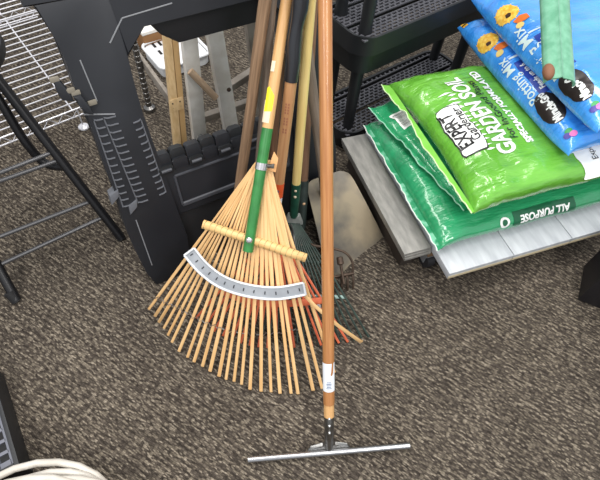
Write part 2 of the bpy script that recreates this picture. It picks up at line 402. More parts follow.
obj('printed_mark', decal(poly2d([(-.002, .012), (.003, .012), (.004, .03), (-.001, .032)]), fn, .004), mat('blue grey print', (92, 108, 140), .5), b1)
# burnt-in print on the wood (too worn to read)
bms = []; fn = cylmap(q2, od, ox, R*1.04); Lw = (q1-q2).length
for k in range(11):
    if k in (4, 8): continue
    y_ = Lw*(.80-.026*k)
    for xx in (-.004, .003): bms.append(decal(poly2d([(xx-.0022, y_), (xx+.0022, y_), (xx+.0022, y_+.006), (xx-.0022, y_+.006)]), fn, .004))
obj('worn_print', join(*bms), mat('burnt print', (166, 108, 80), .6), t)
bm = seg(oa-od*.05, q4, R*.9); obj('socket', bm, mat('grey socket', (120, 120, 122), .4, .7), t)
oT = onz(268, 345, .008); on_ = Vector((1, 0, 0)).cross((oa-oT).normalized()).normalized()
def OP(px, py, off=0): return onp(px, py, oT+on_*off, on_)
for k in range(18):
    f = k/17; qx = 196+152*f; qy = 318+30*math.sin(math.pi*f)**.8 if f < .5 else 342+6*math.sin(math.pi*f)
    tip = onz(qx, qy, .008); st = OP(272+8*f, 232, 0)
    pts = smoothpts([st, st+(tip-st)*.5+on_*.004, st+(tip-st)*.93+on_*.002, tip], 4)
    obj('tine', strip(new(), pts, .0075, .0022, on_), ORNG, t)
bm = new(); strip(bm, smoothpts([OP(222, 291, .004), OP(245, 300, .004), OP(280, 304, .004), OP(326, 300, .004)], 6), .021, .004, on_)
obj('spreader_bar', bm, ORNG, t)
bm = new(); P = OP(318.5, 306, .01); tube(bm, [P, P+on_*.008], .008, 12); obj('bolt', bm, mat('bright clamp', (214, 214, 216), .25, .9), t)
bm = new(); strip(bm, [OP(276, 214, .004), OP(275, 236, .004)], [.03, .07], .004, on_); obj('head_plate', bm, mat('grey socket', (120, 120, 122), .4, .7), t)

# ================================================================== GREEN SPRING RAKE
ya = onz(296.3, 183, .31); y1 = onz(310.5, 0, .86); yd = (y1-ya).normalized(); yx = (vw-yd*vw.dot(yd)).normalized()
t = thing('green_spring_rake', 'dark green wire leaf rake with pale yellow handle and green ferrule', 'rake', onz(320, 330, 0))
R = .0138
obj('handle', seg(ya, y1+yd*.45, R, 20), YELW, t)
yb = along(ya, y1, 293.6, 216); yc = along(ya, y1, 292.6, 231)
fe = obj('ferrule', seg(yb, ya, R*1.02, 20, R*1.12), DGRN, t); fe['label'] = 'glossy dark green ferrule'
bm = new(); sphere(bm, along(ya, y1, 296.5, 188)+yx*R*1.05, .0045); sphere(bm, along(ya, y1, 295.8, 194)+yx*R*1.04, .005)
obj('rivet', bm, mat('pale rivet', (206, 190, 164), .4), fe)
bm = new(); strip(bm, [yb+yd*.006, yc-yd*.008], [.040, .066], .020, yx)
obj('clamp_plate', bm, mat('pressed steel plate', (166, 170, 166), .4, .35, c2=(140, 144, 140), scale=40), t)
yT = onz(335, 338, .006); yn = (yc-yT).cross(CX).normalized()
if yn.z < 0: yn = -yn
def YP(px, py, off=0): return onp(px, py, yT+yn*off, yn)
for k in range(16):
    f = k/15; qx = 262+106*f; qy = 344-6*abs(f-.5)*2+ (0 if f < .9 else -2)
    tip = onz(qx, qy, .005); st = yc+CX*(.026*(f-.5))
    mid = st+(tip-st)*.45+yn*.03
    pts = smoothpts([st, mid, st+(tip-st)*.95+yn*.008, tip], 5)
    bm = new(); tube(bm, pts, .0036, 7); obj('tine', bm, DGRW, t)
bm = new(); strip(bm, [YP(292, 296, .012), YP(345, 297, .012)], .012, .004, yn); obj('spreader_bar', bm, mat('pale green spreader', (128, 152, 146), .4, .4), t)
bm = new(); strip(bm, [YP(298, 262, .022), YP(322, 262, .022)], .010, .004, yn); obj('spreader_bar', bm, DGRW, t)
bm = new(); pp = smoothpts([along(ya, y1, 293.5, 222)+yx*.02-CX*.006, YP(293.6, 236, .05), YP(295.5, 250, .045), YP(297, 262, .03)], 6); tube(bm, pp, .004, 8); obj('loop_wire', bm, STEEL, t)

# ================================================================== RUSTY BOW RAKE
wa = onz(303.8, 184, .22); w1 = onz(313.5, 0, .74); wd = (w1-wa).normalized()
we = along(wa, w1, 302.4, 236)
t = thing('bow_rake', 'rusty bow head garden rake standing on the carpet in front of the square shovel', 'rake', onz(335, 285, 0))
obj('handle', seg(wa, w1+wd*.5, .0135, 18), BRNW, t)
fe = obj('ferrule', seg(we, wa+wd*.015, .0155, 18, .0165), mat('dark grey green ferrule', (62, 74, 70), .45, .3, c2=(46, 56, 54), scale=30), t)
bm = new(); sphere(bm, along(wa, w1, 302.2, 201)-CX*(-.004)+yx*.013, .006); obj('rivet', bm, mat('tan rivet', (196, 160, 124), .5), fe)
hl, hr = onz(306, 283, .035), onz(352.5, 274, .05)
bow = smoothpts([we, onz(310, 243, .13), onz(322, 247, .125), onz(337, 249.5, .12), onz(347, 254, .11), onz(352.5, 263, .085), hr], 6)
bm = new(); tube(bm, bow, .0042, 10); obj('bow_arm', bm, RUST, t)
bow = smoothpts([we, onz(302, 243, .13), onz(299, 255, .10), onz(300, 270, .07), hl], 6)
bm = new(); tube(bm, bow, .0042, 10); obj('bow_arm', bm, RUST, t)
hdv = (hr-hl).normalized(); bm = new(); box(bm, (hl+hr)/2, (hr-hl).length+.01, .008, .016, (hdv, hdv.cross(Zv).normalized(), Zv), .002); obj('head_bar', bm, RUST, t)
fd = Vector((hdv.y, -hdv.x, 0))
for k in range(9):
    P = hl+(hr-hl)*(k/8); bm = new(); tube(bm, smoothpts([P, P+fd*.018-Zv*.012, Vector((P.x, P.y, 0))+fd*.034+Zv*.004], 4), [.0042]*8+[.002], 8); obj('tine', bm, RUST, t)
P = onz(339.5, 257, .10); Q = onz(344, 284, .045)
bm = new(); tube(bm, [P, P+(Q-P)*.25, P+(Q-P)*.3, Q], [.011, .012, .005, .005], 12); obj('tang', bm, RUST, t)

# ================================================================== SQUARE SHOVEL
bl_, br_, tl_, tr_ = onz(330, 287, .004), onz(383, 237, .004), onz(305, 182, .2), onz(347, 168, .2)
t = thing('square_shovel', 'square mouthed shovel with worn beige grey blade and weathered grey handle, edge on the carpet', 'shovel', (bl_+br_)/2)
bm = new(); nrm = (br_-bl_).cross(tl_-bl_).normalized()
if nrm.y > 0: nrm = -nrm
G = []
for j in range(13):
    v_ = j/12; row = []
    for i in range(13):
        u_ = i/12
        Lp = bl_+(tl_-bl_)*v_; Rp = br_+(tr_-br_)*v_
        P = Lp+(Rp-Lp)*u_
        if v_ > .85:                      # rounded shoulders
            k = (v_-.85)/.15; e = max(0, abs(u_-.5)*2-.55)/.45
            P = P-(tl_-bl_)*(.05*k*e*e)
        P = P-nrm*(.012*(1-(2*u_-1)**2))+nrm*.004*math.sin(v_*3)
        row.append(P)
    G.append(row)
fr = [[bm.verts.new(p+nrm*.0015) for p in r] for r in G]; bk = [[bm.verts.new(p-nrm*.0015) for p in r] for r in G]
for j in range(12):
    for i in range(12):
        bm.faces.new((fr[j][i], fr[j][i+1], fr[j+1][i+1], fr[j+1][i])); bm.faces.new((bk[j][i], bk[j+1][i], bk[j+1][i+1], bk[j][i+1]))
ed = [(0, i) for i in range(13)]+[(j, 12) for j in range(1, 13)]+[(12, i) for i in range(11, -1, -1)]+[(j, 0) for j in range(11, 0, -1)]
for k in range(len(ed)):
    a, b = ed[k], ed[(k+1) % len(ed)]; bm.faces.new((fr[a[0]][a[1]], bk[a[0]][a[1]], bk[b[0]][b[1]], fr[b[0]][b[1]]))
obj('blade', bm, mat('worn painted steel', (98, 94, 88), .45, .25, c2=(148, 136, 114), scale=9, bump=.05, bscale=40), t)
ga = onz(325, 190, .19); g1 = onz(303, 20, .80); gd = (g1-ga).normalized()
obj('socket', seg(ga-gd*.03, ga+gd*.07, .019, 18, .0165), mat('worn socket steel', (110, 106, 100), .5, .6), t)
obj('handle', seg(ga+gd*.05, g1+gd*.45, .0155, 18), GRYW, t)

# ================================================================== LONG POLES
def pole(name, label, b, zb, tp, zt, r, m, ext=.35):
    A = onz(b[0], b[1], zb); B = onz(tp[0], tp[1], zt)
    P = pole_pts(A, B, ext)
    bm = new(); tube(bm, [p+Vector((math.sin(i*1.7), math.cos(i*2.3), 0))*.0012 for i, p in enumerate(P)], [r*(1+.03*math.sin(i*2.1)) for i in range(len(P))], 18)
    return props(obj(name, bm, m, None, Vector((A.x, A.y, 0))), label, 'pole')
pole('wooden_pole', 'thick weathered brown wooden pole, leftmost of the leaning handles', (229, 264), .016, (265.5, 0), .86, .0150, OLDW)
pole('wooden_pole', 'thin dull grey-brown pole just right of the thick weathered one', (251, 254), .016, (272.5, 0), .85, .0115, GRYW)
pole('wooden_pole', 'dark brown pole between the green painted rake handle and the tan handle with worn print', (266, 236), .016, (285.5, 0), .845, .0125, BRNW, -.13)

# ================================================================== SAWHORSE
su, sv = yaw(35); lean = math.radians(15)
sw = Zv*math.cos(lean)+sv*math.sin(lean); sn = su.cross(sw)
if sn.y > 0: sn = -sn
SO = onz(157, 285, .004)
t = thing('folding_sawhorse', 'folded black plastic sawhorse leaning behind the rakes at left', 'sawhorse', SO)
def SP(poly, a, b, bev=.004): return prism(new(), poly, SO, su, sw, sn, a, b, bev)
WD = .70
def SQ(px, py, off=0):
    P = onp(px, py, SO+sn*off, sn)-SO; return (P.dot(su), P.dot(sw))
def SR(P, off=0): return [SQ(a, b, off) for a, b in P]
legp = [(0, 0)]+SR([(147, 274), (135, 250), (125, 226), (121, 205), (112, 185), (104, 165), (96, 140), (90, 118), (84, 111), (75, 88), (66, 62), (58, 40)])+[(-.03, .90), (.135, .93)]+SR([(128, 57), (134, 82), (142.5, 112), (153, 142), (166, 178), (179, 214), (188, 238)])+[(.125, 0)]
obj('leg', SP(legp, -.05, 0), BLK, t)
obj('leg', SP([(WD-x, y) for x, y in legp][::-1], -.05, 0), BLK, t)
c1_, c2_ = SQ(143, 25), SQ(128, 57)
obj('beam', SP([(-.05, .90), (-.04, .985), (-.02, 1.0), (WD+.02, 1.0), (WD+.04, .985), (WD+.05, .90), (WD-c2_[0], .90), (WD-c2_[0], c2_[1]), (WD-c1_[0], c1_[1]), c1_, c2_, (c2_[0], .90)], -.055, .001), BLK, t)
# rear half folded flat behind the front one
rq = SR([(146, 20), (158, 32), (176, 40), (190, 39.5)], -.11)
rq = rq[:3]
wb = rq[2][1]
rear = SP(rq+[(WD-.14, wb), (WD-.09, wb+.04), (WD-.08, .99), (rq[0][0]-.01, .99)], -.16, -.075, .012)
obj('rear_beam', rear, mat('dark satin plastic', (30, 31, 35), .5), t)
for x in (-.01, WD-.11): obj('rear_leg', SP([(x, 0), (x+.12, 0), (x+.125, .5), (x+.12, .95), (x, .95)], -.12, -.07, .01), BLK2, t)
# fold-out shelf between the legs
obj('shelf_flap', SP([(.140, .235), (WD-.140, .235), (WD-.128, .398), (.128, .398)], -.035, -.008, .006), BLK, t)
bm = new(); fx0, fx1 = .16, WD-.16
for a, b in (((fx0, .268), (fx1, .268)), ((fx1, .268), (fx1, .375)), ((fx1, .375), (fx0, .375)), ((fx0, .375), (fx0, .268))):
    A = SO+su*a[0]+sw*a[1]-sn*.008; B = SO+su*b[0]+sw*b[1]-sn*.008; strip(bm, [A, B], .008 if a[1] != b[1] or a[1] > .3 else .016, .010, sn)
obj('flap_rib', bm, mat('scuffed black plastic', (66, 68, 74), .4), t)
obj('lower_web', SP([(.12, .02), (WD-.12, .02), (WD-.14, .225), (.14, .225)], -.045, -.022, .004), BLK2, t)
for k in range(10):
    x = .140+.047*k
    if k % 2 == 0: obj('hinge_knuckle', SP([(x+a, .436+b) for a, b in rrect(.045, .046, .008)], -.030, -.004, .003), BLK, t)
    else: obj('hinge_knuckle', SP([(x+a, .440+b) for a, b in rrect(.045, .040, .010)], -.034, -.010, .004), BLK2, t)
    if k % 2 == 0: obj('hinge_clasp', SP([(x+a, .408+b) for a, b in rrect(.044, .030, .006)], -.025, .004, .004), BLK2, t)
    else: obj('hinge_clasp', SP([(x+a, .415+b) for a, b in rrect(.046, .036, .006)], -.025, -.002, .004), BLK, t)
    bm = new(); A = SO+su*(x-.015)+sw*.408+sn*.004; tube(bm, [A, A+su*.030], .0055, 10)
    if k % 2 == 0: obj('hinge_pin', bm, mat('scuffed black plastic', (66, 68, 74), .4), t)
# corrugated ribs down the leg
for (q0, q1, dx_, n_) in (((94, 121), (123, 207), .022, 13), ((104, 119), (138, 203), .030, 14), ((141, 120), (166, 192), -.022, 12)):
    A0 = SQ(*q0); A1 = SQ(*q1); bm = new()
    for k in range(n_):
        f = k/(n_-1); u_ = A0[0]+(A1[0]-A0[0])*f; w_ = A0[1]+(A1[1]-A0[1])*f
        strip(bm, [SO+su*u_+sw*(w_+.004)+sn*.001, SO+su*(u_+dx_*.3)+sw*w_+sn*.001, SO+su*(u_+dx_)+sw*(w_-.001)+sn*.001], .003, .007, sn)
    strip(bm, [SO+su*A0[0]+sw*A0[1], SO+su*A1[0]+sw*A1[1]], .004, .006, sn)
    obj('grip_ribs', bm, mat('worn rib plastic', (96, 98, 104), .4), t)
for P in ((SQ(110, 43), SQ(122, 18)), (SQ(122, 18), SQ(172, 3)), (SQ(97, 101), SQ(80, 60)), (SQ(84, 114.5), SQ(115, 114)), (SQ(136, 220), SQ(152, 265))):
    bm = new(); A = SO+su*P[0][0]+sw*P[0][1]; B = SO+su*P[1][0]+sw*P[1][1]; strip(bm, [A, B], .0035, .004, sn)
    obj('moulding_line', bm, mat('pale mould edge', (128, 130, 134), .45), t)
tanb = mat('grey beige web strap', (122, 116, 104), .8)
for (x, y) in (SQ(54, 79), SQ(70, 90), SQ(75.5, 92.5), SQ(92, 102)):
    bm = new(); box(bm, SO+su*x+sw*y+sn*.004, .022, .013, .007, (su, sw, sn), .003); obj('strap_tab', bm, tanb, t)
obj('latch_lever', SP(SR([(53, 80), (59, 79), (70, 92), (74, 101), (62, 100), (57, 92)]), -.02, .008, .006), BLK, t)
obj('latch_lever', SP(SR([(72, 95), (80, 93), (90, 106), (93, 113), (85, 112), (78, 104)]), .0, .016, .006), BLK, t)
for (x, y) in (SQ(108, 196), SQ(127, 206)): obj('leg_fin', SP([(x, y-.03), (x+.026, y-.012), (x+.032, y+.012), (x+.004, y)], -.03, .006, .002), mat('worn rib plastic', (96, 98, 104), .4), t)

# ================================================================== STEPLADDER + TRIPOD (behind the sawhorse)
WPT = mat('worn white paint', (246, 243, 236), .6, c2=(226, 221, 211), scale=18, bump=.08)
GPT = mat('grey primed wood', (150, 142, 132), .7, c2=(128, 120, 110), scale=20)
t = thing('stepladder', 'old white painted wooden stepladder standing behind the black sawhorse', 'stepladder', onz(199, 165, 0))
def rail(bm, b, zb, tp, zt, w, d, ext=.3, base0=True):
    A = onz(b[0], b[1], zb); B = onz(tp[0], tp[1], zt); dd = (B-A).normalized()
    if base0: A = A-dd*(A.z/dd.z)+dd*.003
    E = B+dd*ext; s = (su-dd*su.dot(dd)).normalized(); box(bm, (A+E)/2, w, d, (E-A).length, (s, dd.cross(s), dd), .003); return A, E
bm = new(); r1 = rail(bm, (199.5, 140), .12, (189, 40), .5, .052, .03); obj('rail', bm, WPT, t)
bm = new(); r2 = rail(bm, (231, 130), .12, (215, 38), .5, .055, .035); obj('rail', bm, WPT, t)
bm = new(); r3 = rail(bm, (264, 118), .12, (252.5, 28), .5, .05, .03); obj('rail', bm, GPT, t)
for (pa, pb, z_) in (((228, 88), (262, 66), .27), ((200, 119), (266, 97), .16)):
    A, B = onz(*pa, z_), onz(*pb, z_); bm = new(); dd = (B-A).normalized(); box(bm, (A+B)/2, (B-A).length, .028, .03, (dd, Zv.cross(dd), Zv), .003); obj('rung', bm, GPT, t)
bm = new(); tube(bm, [onz(190, 71, .435), onz(216, 98, .335)], .0125, 14); dw = obj('dowel', bm, mat('tan dowel', (186, 160, 132), .6), t); dw['label'] = 'round tan dowel between the two white rails'
bm = new(); sphere(bm, along(*r2, 227, 87)-sv*.018+su*.012, .008); obj('bolt', bm, RUST, t)
bm = new(); sphere(bm, along(*r1, 196, 134)-sv*.016, .009); obj('bolt', bm, STEEL, t)
TANP = mat('tan pine', (228, 198, 150), .55, c2=(212, 178, 128), scale=12, stretch=(8, 8, 1))
t = thing('pine_stand', 'tan pine stand with hinged grey strut, between the sawhorse leg and white ladder', 'stand', onz(179, 160, 0))
bm = new(); k1 = rail(bm, (177.5, 147), .10, (167, 40), .47, .026, .03, .25); obj('post', bm, TANP, t)
bm = new(); A = k1[0]+su*.026; B = k1[1]+su*.026-sv*.004; dd = (B-A).normalized(); box(bm, (A+B)/2, .022, .02, (B-A).length, (su, dd.cross(su), dd), .002); obj('post', bm, mat('tan pine side', (204, 168, 116), .6), t)
P = along(*k1, 174.5, 102)-sv*.018+su*.006; bm = new(); box(bm, P, .05, .003, .045, (su, sv, (k1[1]-k1[0]).normalized()), .001); hg_ = obj('hinge_plate', bm, TANP, t)
bm = new()
for sx_ in (-1, 1):
    for sy_ in (-1, 1): sphere(bm, P-sv*.002+su*(.014*sx_)+Zv*(.010*sy_), .0028)
obj('hinge_screw', bm, RUST, hg_)
A, B = onz(140, 58, .22), along(*k1, 172, 104); dd = (B-A).normalized(); bm = new(); nn = frame(dd)
box(bm, (A+B)/2, .042, .014, (B-A).length, (nn[1], nn[0], dd), .002); obj('strut', bm, GPT, t)

# white slotted bin + cardboard box on the floor behind
WPL = mat('white moulded plastic', (226, 228, 230), .35)
wu, wv = yaw(-20)
C0 = onz(163, 69, .06); C1 = onz(142, 45, .06); eu = (C1-C0).normalized(); ev = Vector((eu.y, -eu.x, 0)); L1 = (C1-C0).length
if ev.x < 0: ev = -ev
t = thing('white_plastic_basket', 'white slotted plastic basket on the carpet behind the tan stand', 'basket', C0-Zv*.06)
bm = new(); ctr = C0+eu*(L1/2)+ev*.12
prism(bm, [(a, b) for a, b in rrect(L1, .24, .03)], Vector((ctr.x, ctr.y, 0)), eu, ev, Zv, .004, .05, .004); obj('body', bm, WPL, t)
bm = new(); tube(bm, [Vector((ctr.x, ctr.y, .058))+eu*a+ev*b for a, b in rrect(L1+.01, .25, .03)+[rrect(L1+.01, .25, .03)[0]]], .007, 8); obj('rim', bm, WPL, t)
bm = new()
for i in range(4):
    for j in range(2): box(bm, Vector((ctr.x, ctr.y, .0505))+eu*(-.10+.062*i)+ev*(-.07+.03*j), .034, .012, .002, (eu, ev, Zv))
obj('slots', bm, INK, t)
P = onz(150, 26, .10); bm = new(); pu, pv = yaw(40); box(bm, Vector((P.x, P.y, .05)), .13, .12, .1, (pu, pv, Zv), .003)
t = thing('cardboard_box', 'small brown cardboard box with white lid, glimpsed through the sawhorse opening', 'box', Vector((P.x, P.y, 0)))
obj('body', bm, mat('brown cardboard', (150, 108, 66), .8, c2=(130, 92, 54), scale=8), t)
bm = new(); box(bm, Vector((P.x, P.y, .109)), .134, .124, .016, (pu, pv, Zv), .003); obj('lid', bm, mat('white lid card', (232, 228, 220), .6), t)

# ================================================================== WIRE SHELVING
nu, nv = yaw(42.5); F0 = onz(33, 126, .1)
def wire_shelf(label, v0, v1, u0, u1, feet):
    O = F0+nv*v0
    t = thing('wire_shelf', label, 'shelf', Vector((O.x, O.y, 0)), 0)
    n_ = int((v1-v0)/.041)
    for k in range(1, n_):
        P = F0+nv*(v0+(v1-v0)*k/n_)+Zv*.002; bm = new(); tube(bm, [P+nu*u0, P+nu*u1], .0025, 6); obj('wire', bm, CHROME, t)
    for k, x in enumerate([0, .16, .32, .48, -.16, -.32]):
        if u0 < x < u1: bm = new(); P = F0+nu*x-Zv*.003; tube(bm, [P+nv*v0, P+nv*v1], .003, 6); obj('cross_rod', bm, CHROME, t)
    for y in (v0, v1):
        bm = new()
        for dz in (.002, -.032): tube(bm, [F0+nv*y+nu*u0+Zv*dz, F0+nv*y+nu*u1+Zv*dz], .0032, 8)
        zz = []; n2 = int((u1-u0)/.03)
        for k in range(n2+1): zz.append(F0+nv*y+nu*(u0+(u1-u0)*k/n2)+Zv*(.002 if k % 2 else -.032))
        tube(bm, zz, .0018, 6); obj('truss_rail', bm, CHROME, t)
    for (x, y) in feet:
        P = F0+nu*x+nv*y; bm = new(); lathe(bm, (P.x, P.y, 0), [(.016, .001), (.022, .004), (.021, .010), (.012, .017), (.003, .021), (.003, .1)]); obj('leveling_foot', bm, CHROME, t)
wire_shelf('chrome wire shelf close to the floor at far left, its front edge toward the stool', 0, .755, -.75, .30, ((.176, 0), (-.7, 0), (-.7, .74)))
wire_shelf('second chrome wire shelf behind the first one, in the top left corner', .80, 1.55, -.55, .55, ((.5, .81), (.5, 1.54), (-.5, 1.54)))
pb = onz(150, 110, 0)
bm = new(); prof = [(.014, 0), (.017, .004), (.017, .03), (.0125, .034)]
for k in range(46):
    z = .045+k*.0254; prof += [(.0125, z), (.0105, z+.002), (.0105, z+.004), (.0125, z+.006)]
lathe(bm, pb, [(.02, .001), (.026, .005), (.024, .018), (.012, .026)]+prof[3:], 18)
props(obj('shelving_post', bm, mat('dull chrome post', (120, 118, 116), .3, .9), None, pb), 'ringed chrome shelving post standing beside the black sawhorse leg', 'post')

# ================================================================== STOOL
fR, fL = onz(122, 239, .0), onz(17, 301, .0)
tR = onz(0, 82, .5); eR = tR+(tR-fR)*.27
stl = mat('black tube steel', (22, 22, 25), .4, .2)
t = thing('metal_stool', 'black metal stool with splayed tube legs and rungs at the left edge', 'stool', (fR+fL)/2)
bm = new(); tube(bm, [fR+Zv*.006, fR+(eR-fR)*.5, eR], .0155, 14); obj('leg', bm, stl, t)
sc = onz(-62, 54, .66); E2 = Vector((sc.x, sc.y, .632)); E2 = E2+Vector(((fL-sc).x, (fL-sc).y, 0)).normalized()*.10; lL = [fL+Zv*.006, fL+(E2-fL)*.5, E2]
bm = new(); lL[1] = onz(-34, 208, .22); tube(bm, lL, .0155, 14); obj('leg', bm, stl, t)
fB = fL+Vector((-.283, .25, 0)); E3 = Vector((sc.x-.09, sc.y+.04, .632))
bm = new(); tube(bm, [fB+Zv*.006, fB+(E3-fB)*.5, E3], .0155, 14); obj('leg', bm, stl, t)
bR = smoothpts([along(fR, eR, 62, 171)+Zv*.002, onz(45, 163, .245), onz(24, 140, .33), onz(0, 101, .45), onz(-40, 40, .60)], 6)
bm = new(); tube(bm, bR, .0140, 12); obj('brace', bm, stl, t)
for P in (fR, fL, fB):
    dd = (eR-fR).normalized(); bm = new(); tube(bm, [P+Zv*.002, P+dd*.04], [.0165, .0155], 14); obj('foot_cap', bm, mat('black rubber', (24, 24, 26), .7), t)
rungm = mat('dark grey rung steel', (92, 92, 94), .35, .6)
for (q, e) in (((41, 162), (-30, 196)), ((47, 170), (-30, 206)), ((87, 205), (-30, 266)), ((100, 220), (1, 275))):
    A = along(fR, eR, *q); B = lL[0]+(lL[1]-lL[0])*(A.z/lL[1].z) if A.z < lL[1].z else lL[1]+(E2-lL[1])*((A.z-lL[1].z)/(E2.z-lL[1].z)); bm = new(); tube(bm, [A, B], .0068, 10); obj('rung', bm, rungm, t)
sc = onz(-62, 54, .66); bm = new(); lathe(bm, (sc.x, sc.y, 0), [(.02, .62), (.13, .625), (.155, .64), (.16, .655), (.155, .672), (.13, .685), (.02, .69)], 32)
obj('seat', bm, BLK2, t)

# ================================================================== BLACK PLASTIC SHELVING UNIT
pu, pv = yaw(42); P1 = Vector((.146, 1.575, 0)); LU, LV = .64, .13
t = thing('plastic_shelving_unit', 'black plastic shelving unit with open grid trays and round posts behind the soil bags', 'shelves', P1)
def tray(name, ztop, h, full=True):
    ctr = P1+pu*(LU/2)+pv*(LV/2); W, D = LU+.115, LV+.115
    bm = new(); rings = []
    for (z, off) in ((ztop-.018, -.012), (ztop, -.010), (ztop+.001, 0), (ztop-h*.45, .003), (ztop-h*.48, -.004), (ztop-h, -.014), (ztop-h, -.03), (ztop-.02, -.02)):
        rings.append([bm.verts.new(ctr+pu*a+pv*b+Zv*z) for a, b in rrect(W+2*off, D+2*off, .075+off, 8)])
    n = len(rings[0])
    for i in range(len(rings)-1):
        for k in range(n): bm.faces.new((rings[i][k], rings[i][(k+1) % n], rings[i+1][(k+1) % n], rings[i+1][k]))
    for k in range(n): bm.faces.new((rings[-1][k], rings[-1][(k+1) % n], rings[0][(k+1) % n], rings[0][k]))
    tr = obj(name, bm, BLK2, t)
    bm = new(); zt = ztop-.008; y = -D/2+.016; r = 0
    while y < D/2-.014:
        wide = (r % 6 == 5)
        strip(bm, [ctr+pu*(-W/2+.016)+pv*y+Zv*zt, ctr+pu*(W/2-.016)+pv*y+Zv*zt], .0075 if not wide else .006, .006, Zv)
        step = .0155 if not wide else .024
        if not wide:
            x = -W/2+.02+(r % 2)*.0135
            while x < W/2-.02:
                box(bm, ctr+pu*x+pv*(y+step/2)+Zv*(zt-.0005), .0075, step-.005, .005, (pu, pv, Zv)); x += .027
        y += step; r += 1
    obj('grid', bm, TRAY, tr)
    return tr
tray('tray', .53, .15); tray('tray', .105, .09)
for (a, b) in ((0, 0), (LU, 0), (0, LV), (LU, LV)):
    P = P1+pu*a+pv*b; bm = new(); lathe(bm, P, [(.021, .0), (.021, .11), (.0245, .385), (.0245, .39)], 20); obj('post', bm, BLK2, t)
    bm = new(); lathe(bm, P, [(.027, .515), (.0215, .55), (.0245, .93), (.0245, .95)], 20); obj('post', bm, BLK2, t)
tray('tray', 1.05, .15)

# ================================================================== FLAT DOLLY, BOARDS AND SOIL BAGS
du, dv = yaw(24)
def D(u_, v_, z=0): return du*u_+dv*v_+Zv*z
t = thing('furniture_dolly', 'low wooden dolly on dark casters under the boards and soil bags', 'dolly', D(1.1, .95))
bm = new(); box(bm, D(1.15, .99, .097), .70, .56, .026, (du, dv, Zv), .003); obj('deck', bm, mat('brown plywood', (132, 106, 78), .7, c2=(110, 86, 62), scale=10), t)
for (a, b) in ((.825, .735), (1.44, .735), (.825, 1.21), (1.44, 1.21)):
    P = D(a, b); c = obj('caster', (lambda m: tube(m, [P+du*.014+Zv*.034, P-du*.014+Zv*.034], .033, 20))(new()), mat('dark rubber wheel', (40, 40, 44), .5), t)
    bm = new(); box(bm, P+Zv*.076, .045, .04, .016, (du, dv, Zv), .003); box(bm, P+du*.019+Zv*.055, .003, .026, .05, (du, dv, Zv)); box(bm, P-du*.019+Zv*.055, .003, .026, .05, (du, dv, Zv))
    obj('caster_fork', bm, GALV, c)
PLK = mat('grey grained vinyl', (122, 121, 117), .5, c2=(146, 144, 139), scale=1, stretch=(60, 16, 20), bump=.12, bscale=2)
base = None
proto = None
lbs = ['grey vinyl plank, topmost of the narrow stack left of the bags', 'grey vinyl plank, middle of the narrow stack left of the bags', 'grey vinyl plank, lowest of the narrow stack left of the bags']
for k in range(3):
    if k == 0:
        bm = new(); prism(bm, [(0, 0), (.1, 0), (.1, .56), (0, .56)], Vector((0, 0, 0)), Vector((1, 0, 0)), Vector((0, 1, 0)), Zv, 0, .0125, .0015)
        o = obj('vinyl_plank', bm, PLK, None, D(.696, .711, .136), math.radians(24), local=True); proto = o
    else:
        o = proto.copy(); COL.objects.link(o); o.location = D(.696+.003*k, .711-.002*k, .136-.0130*k)
    props(o, lbs[k], 'plank', 'grey planks in the narrow stack')
bm = new(); box(bm, D(.756, 1.0, .0545), .050, .50, .107, (du, dv, Zv), .002)  # brown block, its colour darkened to stand in for shadow under the planks
props(obj('wooden_block', bm, mat('shadow toned brown block', (54, 46, 40), .7), None, D(.756, 1.0, 0)), 'brown wooden block carrying the narrow stack of grey planks', 'block')
WBD = mat('white wood grain laminate', (172, 176, 182), .4, c2=(190, 194, 199), scale=1, stretch=(60, 9, 10))
edgem = mat('cream core edge', (196, 182, 150), .7)
wl = ['white laminate board with its free left edge by the narrow grey stack', 'white laminate board second from the left under the soil bags', 'white laminate board under the printed words on the dark green bag', 'white laminate board at the right end under the soil bags']
xs = [.804, 1.052, 1.290, 1.50]; wds = [.245, .235, .207, .2]
for k in range(3):
    bm = new(); prism(bm, [(0, 0), (wds[k], 0), (wds[k], .68), (0, .68)], Vector((0, 0, 0)), Vector((1, 0, 0)), Vector((0, 1, 0)), Zv, 0, .030, .0015)
    o = obj('laminate_board', bm, WBD, None, D(xs[k], .600, .119), math.radians(24), local=True)
    props(o, wl[k] if k < 2 else wl[3], 'board', 'white boards on the dolly')
    bm = new(); box(bm, Vector((wds[k]/2, -.0005, .006)), wds[k]-.002, .002, .012); ed = obj('core_edge', bm, edgem, o, local=True)

